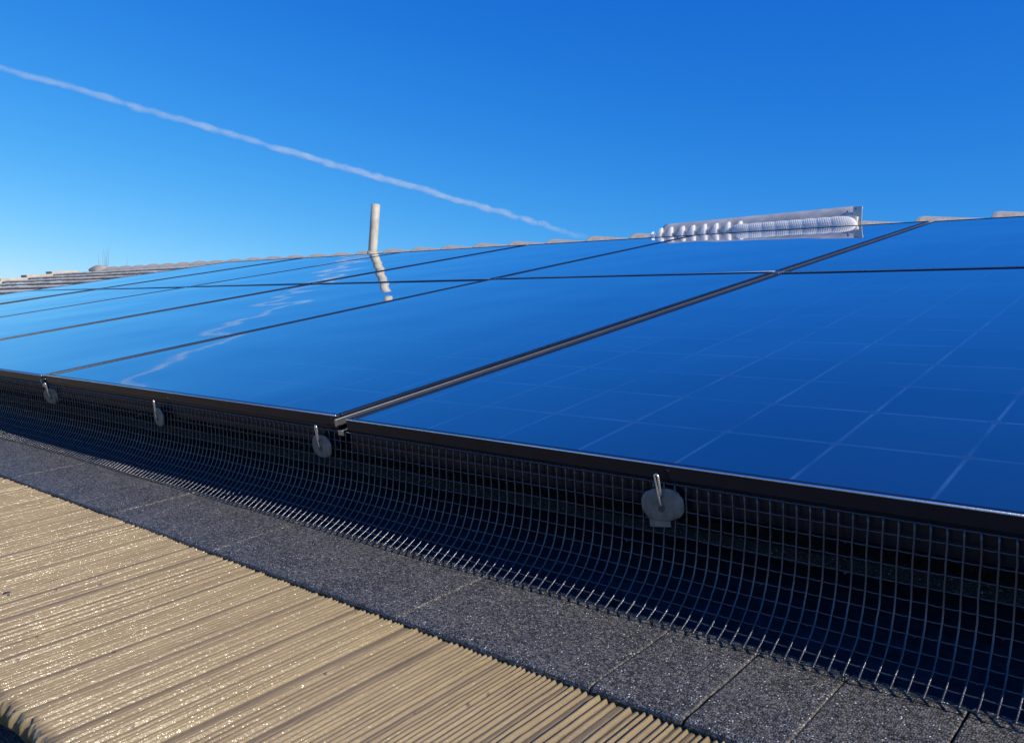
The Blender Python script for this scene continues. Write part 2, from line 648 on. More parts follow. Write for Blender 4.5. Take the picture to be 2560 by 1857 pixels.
# ------------------------------------------------------------------ grey granule tiles
joints = [-4.42, -4.05, -3.80, -3.44, -3.1, -2.77, -2.48, -2.33, -2.05, -1.715, -1.42, -1.305, -1.010, -.645, -.400, -.311, -.234, -.141, .06, .30, .66, .9]
tops = ['grey gritty roof tile']
rnd = random.Random(5)
SLN = -.1262


def slate_n(y):
    return SLN - .10 * (y - .507)


slate_labels = {
    -2.33: 'dark grey gritty tile at the left frame edge, farthest one clear of the black mesh',
    -2.05: 'long bluish grey gritty tile second from the left frame edge, below the mesh',
    -1.715: 'broad bluish grey gritty tile below the farthest but one washer on the mesh',
    -1.42: 'narrow dark grey gritty tile between two glinting seams, left of centre',
    -1.305: 'broad grey gritty tile just right of the narrow one, left of centre',
    -1.010: 'widest grey gritty tile, below the third washer and the silver rail end',
    -.645: 'grey gritty tile in the middle of the strip with a dark joint on its right',
    -.400: 'narrow grey gritty tile left of the wide open dark joint, below the nearest washer',
    -.311: 'narrow grey gritty tile between the wide dark joint and the pale seam',
    -.234: 'narrow grey gritty tile right of the pale seam at the bottom edge',
    -.141: 'grey gritty tile in the bottom right corner under the mesh',
}
for i in range(len(joints) - 1):
    xa, xb = joints[i], joints[i + 1]
    gl = .0007 if i % 3 else .0012
    gr = .0018 if abs(xb + .311) < .001 else .0009
    if min(abs(xb + .141), abs(xb + .400), abs(xb + 1.010)) < .001:
        gr = .0016
    if abs(xb + .234) < .001:
        gr = .0003
    x0, x1 = xa + gl * .7, xb - gr
    dz = rnd.uniform(-.0008, .0008)
    nx_ = max(4, int((x1 - x0) / .004))
    xst = [0, .0005, .0013, .0026] + [.005 + (x1 - x0 - .010) * q_ / nx_ for q_ in range(nx_ + 1)] + [x1 - x0 - .0026, x1 - x0 - .0013, x1 - x0 - .0005, x1 - x0]
    nx = len(xst) - 1
    # section across the tile's front: round nose then the flat, running up under the mesh
    sect = [(.004, -.0092), (.0008, -.0075), (0., -.0045), (.0012, -.0018), (.0042, -.0004), (.010, 0)]
    yy = .018
    while yy < .148:
        sect.append((yy, 0))
        yy += .012
    sect += [(.150, 0), (.1525, -.002), (.154, -.008)]
    vs, fs = [], []
    for a_ in range(nx + 1):
        x = x0 + xst[a_]
        ed = min(x - x0, x1 - x)
        rd = -.0008 * max(0, 1 - ed / .0016) ** 2
        for (dy, dn) in sect:
            y = .507 + dy + N1(x * 26, 2.2) * .0012 * (1 if dy < .02 else 0)
            rough = N1(x * 150, y * 150) * .0004 + N1(x * 24, y * 24) * .0008
            side = N1(y * 55, i * 3.1) * .0007
            xx = x + (side if (a_ == 0 or a_ == nx) else 0)
            vs.append((xx - x0, y - .507, slate_n(y) - slate_n(.507) + dn + dz + rd + rough))
    k = len(sect)
    for a_ in range(nx):
        for j in range(k - 1):
            q = a_ * k + j
            fs.append((q, q + k, q + k + 1, q + 1))
    # side skirts
    for a_ in (0, nx):
        b0 = len(vs)
        for j in range(k):
            v = vs[a_ * k + j]
            vs.append((v[0], v[1], v[2] - (.0085 if j > 1 else 0)))
        for j in range(k - 1):
            f = (a_ * k + j, a_ * k + j + 1, b0 + j + 1, b0 + j)
            fs.append(f if a_ == 0 else tuple(reversed(f)))
    lab = slate_labels.get(xa)
    if not lab:
        lab = 'dark grey gritty roof tile of the strip running beyond the frame edge'
    o = link_obj('roof_tile', pyd('roof_tile', vs, fs), M['slate'], label=lab, cat='roof tile',
                 group='grey gritty tiles in the strip below the mesh', loc=(x0, .507, slate_n(.507)), smooth=False)
# bedding under the grey strip (seen in the open joints), dark to deepen the shade behind the mesh
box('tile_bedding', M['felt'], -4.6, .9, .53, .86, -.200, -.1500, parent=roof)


# ------------------------------------------------------------------ solar panels
def panel_proto():
    t = thing('solar_panel', 'x', 'solar panel', (0, 0, 0), 'solar panels in the roof array')
    # frame: four rails, outer lip 11 mm, 46 mm deep
    bm = bmesh.new()
    lip, dep = .009, .046
    for (x0, x1, y0, y1) in ((0, PW, 0, lip), (0, PW, PH_ - lip, PH_), (0, lip, lip, PH_ - lip), (PW - lip, PW, lip, PH_ - lip)):
        box_bm(bm, x0, x1, y0, y1, -.0165, .0014, .0020)
        box_bm(bm, x0 + (.003 if x1 - x0 > .1 or x0 < .1 else 0) , x1 - (.003 if x1 - x0 > .1 or x0 > .1 else 0),
               y0 + (.003 if y0 < .1 and y1 < .1 else 0), y1 - (.003 if y1 > PH_ - .001 else 0), -dep, -.0166, .0006)
    from_bm('frame', bm, M['frame'], parent=t)
    vs, fs = [], []
    tube_geo(vs, fs, [(.0015, .0006, .0005), (PW - .0015, .0006, .0005)], .0014, 8)  # added bright tube standing in for the sky highlight on the bevelled edge
    link_obj('edge_highlight', pyd('edge_highlight', vs, fs), M['zinc'], parent=t, smooth=True)
    # glass over cells: finely divided so that it may bow
    vs, fs = [], []
    gx, gy = 24, 32
    for i in range(gx + 1):
        for j in range(gy + 1):
            x = lip - .0005 + (PW - 2 * lip + .001) * i / gx
            y = lip - .0005 + (PH_ - 2 * lip + .001) * j / gy
            vs.append((x, y, -.0004))
    for i in range(gx):
        for j in range(gy):
            a_ = i * (gy + 1) + j
            fs.append((a_, a_ + gy + 1, a_ + gy + 2, a_ + 1))
    link_obj('glass', pyd('glass', vs, fs), M['glass'], parent=t, smooth=True)
    box('backsheet', M['under'], lip, PW - lip, lip, PH_ - lip, -.008, -.005, parent=t)
    return t


def copy_thing(root):
    r = root.copy()
    C.objects.link(r)
    for ch in root.children:
        c_ = ch.copy()
        C.objects.link(c_)
        c_.parent = r
        for g_ in ch.children:
            d = g_.copy()
            C.objects.link(d)
            d.parent = c_
    return r


XA = -.957          # left edge of the nearest column
YF = .7125
ROWY = [YF, YF + PH_ + .012]
place = {0: ('nearest blue solar panel, lower row, faint cell grid showing', 'blue solar panel in the upper row at the right edge of the picture'),
         1: ('blue solar panel, lower row, left of the silver rail end and third washer', 'blue solar panel, upper row, with the white coil mirrored in it'),
         2: ('blue solar panel, lower row, third from the right', 'blue solar panel, upper row, third from the right, just right of the pipe'),
         3: ('blue solar panel, lower row, fourth from the right, with a pale smear', 'blue solar panel, upper row, with the grey pipe mirrored in it'),
         4: ('narrow looking blue solar panel, lower row, second from the left end', 'blue solar panel, upper row, second from the left end'),
         5: ('leftmost blue solar panel of the lower row', 'leftmost blue solar panel of the upper row, beside the pale tiles'),
         -1: ('added blue solar panel, lower row, unseen beyond the right edge, for its shadow', 'added blue solar panel, upper row, unseen beyond the right edge, for its shadow')}  # added unseen column, keeps the front edge's shadow running on to the right
proto = panel_proto()
first = True
PN = {1: .0035, 2: .0015, 3: .002, 4: 0., 5: .001, 0: 0., -1: 0.}
for c_ in (0, 1, 2, 3, 4, 5, -1):
    for r_ in (0, 1):
        p_ = proto if first else copy_thing(proto)
        first = False
        x = XA - PITCHX * c_
        y = ROWY[r_]
        tw = Matrix.Rotation(R(random.uniform(-.04, .04)), 4, 'X') @ Matrix.Rotation(R(random.uniform(-.05, .05)), 4, 'Y')
        p_.matrix_world = Matrix.Translation(W(x, y, PN[c_])) @ TILT @ tw
        p_['label'] = place[c_][r_]

# rails under the panels' joints (run up the slope, ends stick out at the front), bare aluminium
for k, c_ in enumerate((0, 1, 2, 3, 4, 5)):
    x = XA - PITCHX * c_ - GAP
    lab = ['silver aluminium rail in the widest panel gap, its cut end showing near the middle',
           'silver aluminium rail in the second panel gap, above the farthest washer',
           'thin aluminium rail in the third panel gap from the right',
           'thin aluminium rail in the fourth panel gap from the right',
           'thin aluminium rail in the panel gap nearest the left end',
           'thin aluminium rail along the far left edge of the array'][k]
    t = thing('mounting_rail', lab, 'rail', (x, YF, 0), 'aluminium rails between the panels')
    if k == 0:
        h1, h0, xx1 = .0010, -.0100, .0052
    else:
        h1, h0, xx1 = -.0060, -.014, .005
    box('rail_web', M['alu'], .0012, xx1, -.0055 if k < 2 else .002, PH_ * 2 + .01, h0, h1, .0006, parent=t)
    box('rail_foot', M['alu'], .0035, .0165, -.004 if k < 2 else .004, PH_ * 2 + .01, -.023, -.0152, .0006, parent=t)
    if k == 0:
        box('clamp', M['alu'], .001, .0185, PH_ - .012, PH_ + .026, -.004, .0032, .001, parent=t)


# ------------------------------------------------------------------ bird mesh skirt
S12 = .0127


def skirt_curve(x):
    """points down the skirt at station x: straight at the top, flaring out on to the tiles"""
    ye = .6415 + .0060 * N1(x * 1.9, 7.) + .002 * N1(x * 7, 2.)
    fl = N1(x * 1.3, 3.)
    p0 = (YF - .0014, -.0180)
    p1 = (YF - .0080 - .004 * fl, -.085 - .012 * fl)
    p2 = (YF - .0120 - .010 * fl, -.118 + .004 * fl)
    p3 = (ye, slate_n(ye) + .0045 + .002 * N1(x * 5, 8.))
    out = []
    for k in range(33):
        u = k / 32
        v = 1 - u
        out.append(tuple(v ** 3 * a_ + 3 * v * v * u * b_ + 3 * v * u * u * c_ + u ** 3 * d_ for a_, b_, c_, d_ in zip(p0, p1, p2, p3)))
    return out


def skirt_point(x, s, rows=11):
    """s = length from the top edge in metres; rows cells reach exactly to the lower edge"""
    c_ = skirt_curve(x)
    ls = [0.]
    for i in range(1, len(c_)):
        ls.append(ls[-1] + math.hypot(c_[i][0] - c_[i - 1][0], c_[i][1] - c_[i - 1][1]))
    t = s / (rows * S12) * ls[-1]
    for i in range(1, len(c_)):
        if ls[i] >= t - 1e-9:
            f = (t - ls[i - 1]) / (ls[i] - ls[i - 1])
            return (c_[i - 1][0] + (c_[i][0] - c_[i - 1][0]) * f, c_[i - 1][1] + (c_[i][1] - c_[i - 1][1]) * f)
    return c_[-1]


def skirt():
    rnd = random.Random(3)
    vs, fs = [], []
    x0, x1 = -4.35, .62
    nv = int((x1 - x0) / S12)
    rows = 11
    tab = {}
    total = rows * S12
    samp = [S12 * .5 * j for j in range(rows * 2 + 1)]
    ground_lim = {}
    for i in range(nv * 2 + 1):
        x = x0 + i * S12 / 2
        cur = []
        wob = .0034 * N1(x * 3.1, 5.) + .0016 * N1(x * 11, 2.)
        for s in samp:
            y, n = skirt_point(x, s)
            k = (s / total)
            y += wob * k * (1 - k) * 3
            sl_n = slate_n(y) + .0012
            if n < sl_n:
                n = sl_n
            cur.append(Vector((x + .0012 * N1(x * 7, s * 30), y, n)))
        tab[i] = cur
    # up-slope wires
    for i in range(nv + 1):
        pts = tab[i * 2]
        j = [p + Vector((N1(i * 3.3, k * .9) * .0004, 0, 0)) for k, p in enumerate(pts)]
        e = j[-1] + (j[-1] - j[-2]) * rnd.uniform(.12, .3)
        tube_geo(vs, fs, j + [e], .00095, 6)
    # wires along the eave, welded behind the others, a little crimped at the crossings
    for r_ in range(rows + 1):
        if r_ == rows:
            pass
        pts = []
        for i in range(nv * 2 + 1):
            p = tab[i][r_ * 2].copy()
            nrm = Vector((0, .0010, -.0002)) if r_ < 7 else Vector((0, .0007, -.0007))
            sag = Vector((0, 0, -.0005)) if i % 2 else Vector((0, 0, 0))
            p += nrm + sag + Vector((0, 0, N1(i * .37, r_ * 2.) * .0004))
            pts.append(p)
        tube_geo(vs, fs, pts, .00072, 6)
    # blobs of coating at the welds
    for i in range(0, nv + 1):
        for r_ in range(rows + 1):
            if rnd.random() < .55:
                p = tab[i * 2][r_ * 2]
                b0 = len(vs)
                rr = rnd.uniform(.0010, .0015)
                q = p + Vector((rnd.uniform(-.0008, .0008), .0003, -.0004))
                for d in ((1, 0, 0), (-1, 0, 0), (0, 1, 0), (0, -1, 0), (0, 0, 1), (0, 0, -1)):
                    vs.append(q + Vector(d) * rr)
                for f in ((0, 2, 4), (2, 1, 4), (1, 3, 4), (3, 0, 4), (2, 0, 5), (1, 2, 5), (3, 1, 5), (0, 3, 5)):
                    fs.append(tuple(b0 + q_ for q_ in f))
    drops = []
    for _ in range(420):
        i = rnd.randint(0, nv * 2)
        r_ = rnd.choice((2, 4, 5, 6, 7, 8, 9, 9, 10, 10, 11, 11, 11))
        p = tab[i][min(r_ * 2, len(tab[i]) - 1)]
        drops.append((p + Vector((rnd.uniform(-.001, .001), -.0006, -.0012)), rnd.uniform(.0006, .0013)))
    o_ = link_obj('wire_mesh_skirt', pyd('wire_mesh_skirt', vs, fs), M['wire'], cat='wire mesh',
                    label='black welded wire mesh hanging from the panels\' front edge down to the grey tiles', smooth=True)
    bmd = bmesh.new()
    for p, r_ in drops:
        g_ = bmesh.ops.create_icosphere(bmd, subdivisions=2, radius=r_)
        for v in g_['verts']:
            v.co += p
    d_ = from_bm('water_droplets', bmd, M['water'], parent=o_, kind='stuff', smooth=True)
    return o_


skirt()


# ------------------------------------------------------------------ mesh clips: washer + bent rod
def clip_proto(nodes=44):
    t = thing('mesh_clip', 'x', 'clip', (0, 0, 0), 'washer clips on the wire mesh')
    # disc: rounded, slightly domed, thin rolled rim; lies in local x/z plane facing -y
    vs, fs = [], []
    rings = [(0, -.0006), (.25, -.0012), (.55, -.0008), (.85, 0.), (.95, .0002), (1.0, .0012), (1.0, .0024), (.93, .0022)]
    a_, b_ = .0240, .0172
    for (f, dy) in rings:
        for k in range(nodes):
            an = 2 * math.pi * k / nodes
            ca, sa = math.cos(an), math.sin(an)
            e = (abs(ca) ** 2.5 + abs(sa) ** 2.5) ** (-1 / 2.5)
            notch = 1 - (.035 if (k % 11 == 4 and f > .8) else 0)
            vs.append((a_ * f * ca * e * notch, dy, b_ * f * sa * e * notch))
    for r_ in range(len(rings) - 1):
        for k in range(nodes):
            k2 = (k + 1) % nodes
            fs.append((r_ * nodes + k, r_ * nodes + k2, (r_ + 1) * nodes + k2, (r_ + 1) * nodes + k))
    disc = link_obj('disc', pyd('disc', vs, fs), M['disc'], parent=t, smooth=True)
    # dark hub opening
    vs, fs = [], []
    tube_geo(vs, fs, [(0, -.0002, -.0035), (0, -.0021, -.0035)], .0036, 12)
    link_obj('hub', pyd('hub', vs, fs), M['hole'], parent=disc)
    # rod: out of the hub, folded up, looped back on itself
    vs, fs = [], []
    L = .034
    pts = [(.0004, .006, -.002), (.0004, -.002, -.002), (.0006, -.0036, .001), (-.0002, -.0044, .010), (-.0014, -.0066, L * .9)]
    pts = pts[:5] + [(-.0012, -.0067, L * .94), (.0004, -.0068, L * .975), (.0019, -.0067, L * .94), (.0024, -.0065, L * .88), (.0024, -.0046, .014), (.0022, -.0040, .008)]
    tube_geo(vs, fs, pts, .00125, 8)
    link_obj('bent_rod', pyd('bent_rod', vs, fs), M['zinc'], parent=t, smooth=True)
    return t


cp = clip_proto()
clips = [(-.439, -.040, 'nearest and largest grey washer clip with a bright bent rod', 0),
         (-1.013, -.043, 'grey washer clip with bright rod, just left of the silver rail end', 1),
         (-1.508, -.044, 'grey washer clip with bright rod on the mesh, second from left', 0),
         (-2.002, -.041, 'farthest and smallest grey washer clip, nearly edge on', 1)]
for i, (x, n, lab, v) in enumerate(clips):
    t = cp if i == 0 else copy_thing(cp)
    t['label'] = lab
    y, _ = skirt_point(x, -n - .018)
    t.matrix_world = Matrix.Translation(W(x, y - .0040, n)) @ TILT @ Matrix.Rotation(R((-7, 1, 5, 0)[i]), 4, 'Y') @ Matrix.Rotation(R((-8, -4, -6, 2)[i]), 4, 'X') @ Matrix.Rotation(R((6, -3, -8, 16)[i]), 4, 'Z')
# the small strip hanging below the nearest disc
bm = bmesh.new()
box_bm(bm, -.017, .007, .0018, .0028, -.0235, -.0150, .0003)
from_bm('tab', bm, M['disc'], parent=cp)


# ------------------------------------------------------------------ ridge caps
def cap_mesh():
    vs, fs = [], []
    L, r0, seg = .44, .115, 14
    stations = [(0, .0), (.004, .004), (.020, .006), (.045, .005), (L * .5, 0.), (L, -.004)]
    for (x, dr) in stations:
        for k in range(seg + 1):
            an = math.pi * (.06 + .88 * k / seg)
            ca, sa = math.cos(an), math.sin(an)
            z = (max(0, sa) ** .8) * (r0 * .62 + dr) + (.033 * (1 - x / L))
            vs.append((x, ca * (r0 + dr), z))
        for k in range(seg + 1):
            an = math.pi * (.06 + .88 * (seg - k) / seg)
            ca, sa = math.cos(an), math.sin(an)
            z = (max(0, sa) ** .8) * (r0 * .62 + dr - .016) + (.033 * (1 - x / L)) - .006
            vs.append((x, ca * (r0 + dr - .014), z))
    m_ = 2 * (seg + 1)
    for i in range(len(stations) - 1):
        for k in range(m_):
            k2 = (k + 1) % m_
            fs.append((i * m_ + k, (i + 1) * m_ + k, (i + 1) * m_ + k2, i * m_ + k2))
    for st in (0, len(stations) - 1):
        for k in range(seg):
            a_ = st * m_ + k
            b_ = st * m_ + k + 1
            c2 = st * m_ + m_ - 2 - k
            d2 = st * m_ + m_ - 1 - k
            f = (a_, b_, c2, d2)
            fs.append(f if st == 0 else tuple(reversed(f)))
    return pyd('ridge_tile', vs, fs)


capme = cap_mesh()
RC = None
ORD = ['first', 'second', 'third', 'fourth', 'fifth', 'sixth', 'seventh', 'eighth', 'ninth', 'tenth', 'eleventh', 'twelfth', 'thirteenth',
       'fourteenth', 'fifteenth', 'sixteenth', 'seventeenth', 'eighteenth', 'nineteenth', 'twentieth', 'twenty-first']


def cap_label(x, i):
    if i == 0:
        return 'grey end ridge tile at the far left, under the rounded mortar lump'
    if x < -5.6:
        k = int(round((-5.8 - x) / PC))
        return 'grey rounded ridge tile, %s to the left of the vent pipe' % ORD[max(0, min(20, k))]
    if x < -2.75:
        k = int(round((x + 5.43) / PC))
        return 'grey rounded ridge tile, %s counting right from the vent pipe' % ORD[max(0, k)]
    if x < -1.45:
        k = int(round((x + 2.75) / PC))
        return 'grey rounded ridge tile hidden behind the silver trough, %s from its left end' % ORD[max(0, k)]
    k = int(round((x + 1.45) / PC))
    return 'pale grey ridge tile, %s to the right of the silver trough' % ORD[max(0, k)]


ncap = 0
x = -11.28
PC = .356
caps = []
while x < 1.0:
    caps.append(x)
    x += PC
for i, x in enumerate(caps):
    if i == 0:
        o = link_obj('ridge_tile', capme, M['captile'], cat='ridge tile', group='rounded ridge tiles along the roof top', smooth=False)
        RC = o
    else:
        o = RC.copy()
        C.objects.link(o)
    o.matrix_world = Matrix.Translation(W(x, YR - .02, -.160 + random.uniform(-.003, .003))) @ TILT @ Matrix.Rotation(R(random.uniform(-.5, .5)), 4, 'Z')
    o['label'] = cap_label(x, i)
me_ = bmesh.new()
bmesh.ops.create_icosphere(me_, subdivisions=3, radius=1)
for v in me_.verts:
    f = 1 + .2 * N1(v.co.x * 1.5, v.co.y * 1.5, v.co.z * 1.5)
    v.co = Vector((v.co.x * .17 * f, v.co.y * .11 * f, v.co.z * .065 * f))
from_bm('mortar_lump', me_, M['mortar'], label='pale rounded mortar lump capping the far left end of the ridge', cat='mortar', loc=(-11.22, YR - .04, -.088), smooth=True)

# ------------------------------------------------------------------ vent pipe
t = thing('vent_pipe', 'weathered pale grey vent pipe standing upright behind the panels', 'pipe', (0, 0, 0))
t.matrix_world = Matrix.Translation(W(-4.82, 4.02, -.13))
vs, fs = [], []
H, r = .475, .0325
prof = [(r, 0), (r, .1), (r, .3), (r, H), (r - .004, H), (r - .004, H - .1)]
sg = 28
for (rr, z) in prof:
    for k in range(sg):
        an = 2 * math.pi * k / sg
        vs.append((rr * math.cos(an), rr * math.sin(an), z))
for i in range(len(prof) - 1):
    for k in range(sg):
        k2 = (k + 1) % sg
        fs.append((i * sg + k, i * sg + k2, (i + 1) * sg + k2, (i + 1) * sg + k))
link_obj('tube', pyd('tube', vs, fs), M['pipe'], parent=t, smooth=True)
vs, fs = [], []
prof = [(.075, -.03), (.06, .03), (.042, .085), (.038, .125), (.0345, .13), (.0342, .08)]
for (rr, z) in prof:
    for k in range(sg):
        an = 2 * math.pi * k / sg
        vs.append((rr * math.cos(an) * (1 + .04 * math.sin(an * 3)), rr * math.sin(an), z + .004 * math.sin(an * 2)))
for i in range(len(prof) - 1):
    for k in range(sg):
        k2 = (k + 1) % sg
        fs.append((i * sg + k, i * sg + k2, (i + 1) * sg + k2, (i + 1) * sg + k))
link_obj('flashing_collar', pyd('flashing_collar', vs, fs), M['pipe'], parent=t, smooth=True)


# ------------------------------------------------------------------ metal trough with white coil behind the top edge of the panels
YT = 3.865
t = thing('coil_trough', 'long silver metal trough holding a white coil, behind the top edge of the panels', 'trough', (-2.315, YT, -.06))
LT = 1.012
vs, fs = [], []
nx = 60
secs = 9
for i in range(nx + 1):
    x = LT * i / nx
    top = .118 + .024 * i / nx
    if i > nx - 4:
        top -= (.0022 * (i - nx + 3) ** 2) * .5
    dent = N1(x * 6, 4.) * .003
    for k in range(secs + 1):
        u = k / secs
        # hollow face leaning back, rolled lip along the top
        y = .010 + .060 * u ** .8 - .018 * math.sin(math.pi * u) + dent * u
        z = top * u
        if u > .84:
            y += .030 * (u - .84) / .16
            z -= .006 * (u - .84) / .16
        vs.append((x, y, z))
    for k in range(secs, -1, -1):
        v = vs[-1 - (2 * (secs - k))] if False else None
    base = len(vs) - (secs + 1)
    for k in range(secs, -1, -1):
        q = vs[base + k]
        vs.append((q[0], q[1] + .004, q[2] - (.002 if k == secs else 0)))
m_ = 2 * (secs + 1)
for i in range(nx):
    for k in range(m_):
        k2 = (k + 1) % m_
        fs.append((i * m_ + k, (i + 1) * m_ + k, (i + 1) * m_ + k2, i * m_ + k2))
fs.append(tuple(range(m_)))
fs.append(tuple(reversed(range(nx * m_, nx * m_ + m_))))
link_obj('back_sheet', pyd('back_sheet', vs, fs), M['sheet'], parent=t, smooth=True)
# end plate with rivet holes
bm = bmesh.new()
box_bm(bm, LT - .020, LT + .020, .020, .023, 0, .136, .001)
for v in bm.verts:
    u = v.co.z / .134
    v.co.y += -.016 + .052 * u ** .8
    v.co.x += -.008 * u
ep = from_bm('end_plate', bm, M['sheet'], parent=t)
for (hx, hz) in ((LT - .008, .122), (LT - .003, .104), (LT + .001, .084), (LT + .003, .064), (LT - .045, .116)):
    u = hz / .134
    yy = .004 + .052 * u ** .8
    vs, fs = [], []
    tube_geo(vs, fs, [(hx - .008 * u, yy + .003, hz), (hx - .008 * u, yy - .0012 - (0 if hx > LT - .03 else -.000), hz)], .0034, 10)
    link_obj('rivet', pyd('rivet', vs, fs), M['hole'], parent=ep)
box('lower_lip', M['sheet'], 0, LT, -.05, .012, -.004, .002, .001, parent=t)
# coil: spaced turns on the left, packed fins on the right
tx = [.062, .014]
pxs = [1622, 1644, 1669, 1698, 1724, 1753, 1782, 1812, 1842]


def x_of(px, py, y):
    d = ray(px, py)
    p = TILT.inverted() @ d
    s = y / p.y
    return p.x * s


edge = lambda px: 592 + (px - 1642) * (566 - 592) / (2140 - 1642)
for i, px in enumerate(pxs):
    xc = x_of(px, edge(px), YT) + 2.315
    sc_ = .45 if i == 0 else 1.
    bm = bmesh.new()
    wb, wt, hh = .047 * sc_, .020 * sc_, (.097 + .0012 * i) * (sc_ ** .3)
    if i == 0:
        hh = .080
    # a slanted turn: tapered lump, widest at the bottom
    vs, fs = [], []
    lev, sg = 14, 16
    for l in range(lev + 1):
        u = l / lev
        tz = max(0, (u * hh - .052) / max(.01, hh - .052))
        wdt = (.045 * (1 - tz) + .011 * tz) * sc_ * (1 if l < lev else .7)
        dep = .026 * (1 - .45 * u)
        for k in range(sg):
            an = 2 * math.pi * k / sg
            ff = 1 + .07 * N1(math.cos(an) * 3 + i * 5, math.sin(an) * 3, u * 9)
            ca_, sa_ = math.cos(an), math.sin(an)
            q_ = (abs(ca_) ** 5 + abs(sa_) ** 5) ** -.2
            vs.append((xc + wdt * .53 * ca_ * q_ * ff + .006 * u, -.004 + dep * .8 * sa_ * q_ * ff + .040 * u * u, hh * u + (.004 * N1(an * 2, i) if l == lev else 0)))
    for l in range(lev):
        for k in range(sg):
            k2 = (k + 1) % sg
            fs.append((l * sg + k, l * sg + k2, (l + 1) * sg + k2, (l + 1) * sg + k))
    fs.append(tuple(lev * sg + k for k in range(sg)))
    link_obj('coil_turn', pyd('coil_turn', vs, fs), M['foam'], parent=t, smooth=True)
    bm.free()
xs, xe = x_of(1850, edge(1850), YT) + 2.315, x_of(2128, edge(2128), YT) + 2.315
vs, fs = [], []
nl = 8
sp_ = (xe - xs) / nl
for i in range(nl):
    xc = xs + sp_ * (i + .42)
    b0 = len(vs)
    nu, nv_ = 40, 20
    for a_ in range(nu + 1):
        th = math.pi * a_ / nu
        for k in range(nv_):
            an = 2 * math.pi * k / nv_
            lx = -math.cos(th) * sp_ * 1.0
            rr = math.sin(th) ** .38
            # thin leaves laid over one another: a saw-tooth ripple along the lobe
            rip = 1 + .030 * ((a_ * .5) % 1.0 - .5) * 2 * (1 if k % 2 else .8)
            z = (.047 + .0035 * i / nl + .047 * rr * math.sin(an) * rip)
            y = .030 * rr * math.cos(an) * rip + .012 * math.sin(an)
            vs.append((xc + lx - (z - .05) * .45 + y * -.2, y + .002, z + .004 * (i / nl)))
    for a_ in range(nu):
        for k in range(nv_):
            k2 = (k + 1) % nv_
            fs.append((b0 + a_ * nv_ + k, b0 + a_ * nv_ + k2, b0 + (a_ + 1) * nv_ + k2, b0 + (a_ + 1) * nv_ + k))
link_obj('packed_coil', pyd('packed_coil', vs, fs), M['foam'], parent=t, smooth=False)

# ------------------------------------------------------------------ bits on the tan roofing
lump('debris_lump', -2.0 + .13, .395, .010, .007, M['mortar'], 'small ring shaped crumb on the tan ridges at the left frame edge', 'debris', 3, ring=True)
lump('leaf_fragment', -1.095, .290, .007, .0018, M['hole'], 'dark shrivelled leaf scrap on the tan ridges near the left frame edge', 'leaf', 8, squash=.5)

# ------------------------------------------------------------------ bare tree beyond the ridge: only its tips show
DT = 34.
bp_ = CAMW + ray(262, 690) * DT
t = thing('bare_tree', 'faint bare tree tips above the far left ridge against pale sky', 'tree', (0, 0, 0))
t.matrix_world = Matrix.Translation((bp_.x, bp_.y, ZG))
vs, fs = [], []
hb = bp_.z - ZG
tube_geo(vs, fs, [(0, 0, 0), (.05, 0, hb * .3), (-.05, .05, hb * .55), (0, 0, hb * .8)], .1, 8, radii=[.14, .1, .08, .05])
link_obj('trunk', pyd('trunk', vs, fs), M['bark'], parent=t, smooth=True)
vs, fs = [], []
rnd = random.Random(21)
PX = DT / FPX


def twig(x0, z0, x1, z1, r0):
    pts = []
    for k in range(6):
        u = k / 5
        pts.append((x0 + (x1 - x0) * u + rnd.uniform(-.02, .02), rnd.uniform(-.05, .05), z0 + (z1 - z0) * u))
    tube_geo(vs, fs, pts, r0, 4, radii=[r0 * (1 - .7 * k / 5) for k in range(6)])


rt = ray(1, 0)
AXW = TILT @ AX if False else None
# local x of the tree = image right
rx = (ray(1281, 928) - ray(1280, 928)).normalized()
t.rotation_euler = (0, 0, math.atan2(rx.y, rx.x))


def zpx(py):
    return hb + (690 - py) * PX


def xpx(px):
    return (px - 262) * PX


for (xa_, xb_, ya_, yb_) in ((243, 245, 666, 636), (257, 258, 672, 630), (259, 262, 672, 622), (262, 268, 660, 614), (255, 254, 640, 618), (262, 269, 668, 650),
                             (264, 265, 640, 618), (250, 247, 668, 650), (315, 317, 668, 643), (313, 315, 668, 655), (300, 301, 672, 664), (275, 276, 675, 668), (258, 266, 660, 640)):
    twig(xpx(xa_), zpx(ya_ + 60), xpx(xb_), zpx(yb_), .009)
for k in range(14):
    x1_ = rnd.uniform(-1.2, 1.3)
    twig(0, hb * .75, x1_, hb * 1.0 + rnd.uniform(-.4, .1), .03)
link_obj('crown', pyd('crown', vs, fs), M['bark'], parent=t, smooth=True)

# ------------------------------------------------------------------ contrail: a lumpy tube of thin cloud high above
m_, n, p = mat('contrail_cloud')
n.nodes.remove(p)
out = n.nodes['Material Output']
pv = nd(n, 'ShaderNodeVolumePrincipled')
pv.inputs['Color'].default_value = col(.86, .97, 1)
pv.inputs['Anisotropy'].default_value = 0.
HC = 900.


def sky_pt(px, py):
    d = ray(px, py)
    return CAMW + d * (HC / d.z)


P0, P1 = sky_pt(0, 168), sky_pt(1475, 596)
A_ = P0 + (P0 - P1) * .55
L = (P1 - A_).length
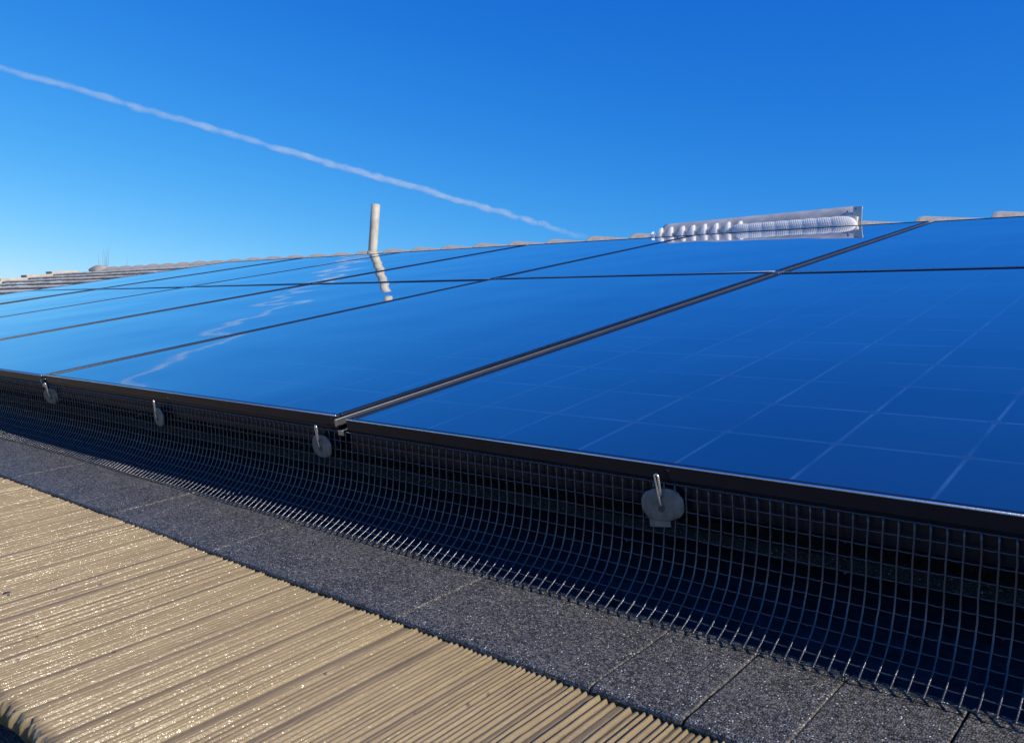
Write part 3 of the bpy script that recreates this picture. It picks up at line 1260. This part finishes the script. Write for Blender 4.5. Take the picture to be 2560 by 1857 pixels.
# soft cloud: densest along the middle, torn by noise, thinning out at its far end
tc = nd(n, 'ShaderNodeTexCoord')
mp = nd(n, 'ShaderNodeMapping')
mp.inputs['Scale'].default_value = (.010, .028, .028)
n.links.new(tc.outputs['Object'], mp.inputs[0])
wn = nd(n, 'ShaderNodeTexNoise', inp={'Scale': 1.0, 'Detail': 5, 'Roughness': .6})
n.links.new(mp.outputs[0], wn.inputs['Vector'])
sx = nd(n, 'ShaderNodeSeparateXYZ')
n.links.new(tc.outputs['Object'], sx.inputs[0])
mw = nd(n, 'ShaderNodeMapping')
mw.inputs['Scale'].default_value = (.004, 0, 0)
n.links.new(tc.outputs['Object'], mw.inputs[0])
ww = nd(n, 'ShaderNodeTexNoise', inp={'Scale': 1.0, 'Detail': 4, 'Roughness': .55})
n.links.new(mw.outputs[0], ww.inputs['Vector'])
sc2 = nd(n, 'ShaderNodeSeparateColor')
n.links.new(ww.outputs['Color'], sc2.inputs[0])
yy = math_(n, 'ADD', sx.outputs[1], math_(n, 'MULTIPLY', math_(n, 'SUBTRACT', sc2.outputs[0], .5), 22))
zz = math_(n, 'ADD', sx.outputs[2], math_(n, 'MULTIPLY', math_(n, 'SUBTRACT', sc2.outputs[1], .5), 22))
r2 = math_(n, 'ADD', math_(n, 'MULTIPLY', yy, yy), math_(n, 'MULTIPLY', zz, zz))
along = math_(n, 'DIVIDE', sx.outputs[0], L)
rad_ = math_(n, 'ADD', 7.5, math_(n, 'MULTIPLY', along, 15))
rn = math_(n, 'DIVIDE', math_(n, 'SQRT', r2), rad_)
nn_ = math_(n, 'MULTIPLY', math_(n, 'SUBTRACT', wn.outputs[0], .5), 2.6)
body = math_(n, 'ADD', math_(n, 'SUBTRACT', 1.0, rn), nn_, clamp=True)
fade = nd(n, 'ShaderNodeMapRange', inp={'From Min': 1.0, 'From Max': .70, 'To Min': 0., 'To Max': 1.})
n.links.new(along, fade.inputs[0])
dens = math_(n, 'MULTIPLY', math_(n, 'MULTIPLY', body, fade.outputs[0]), .058)
n.links.new(dens, pv.inputs['Density'])
n.links.new(pv.outputs[0], out.inputs['Volume'])
vs, fs = [], []
sg, ns_ = 16, 40
for i in range(ns_ + 1):
    for k in range(sg):
        an = 2 * math.pi * k / sg
        vs.append((L * i / ns_, 36 * math.cos(an), 36 * math.sin(an)))
for i in range(ns_):
    for k in range(sg):
        k2 = (k + 1) % sg
        fs.append((i * sg + k, i * sg + k2, (i + 1) * sg + k2, (i + 1) * sg + k))
fs.append(tuple(range(sg)))
fs.append(tuple(reversed(range(ns_ * sg, ns_ * sg + sg))))
me_ = pyd('contrail', vs, fs)
bm = bmesh.new()
bm.from_mesh(me_)
bmesh.ops.recalc_face_normals(bm, faces=bm.faces)
bm.to_mesh(me_)
bm.free()
o = link_obj('contrail', me_, m_, roof=False, label='thin white aircraft trail slanting down across the blue sky', cat='contrail')
o.rotation_mode = 'QUATERNION'
o.rotation_quaternion = (P1 - A_).to_track_quat('X', 'Z')
o.location = A_
bpy.context.view_layer.update()
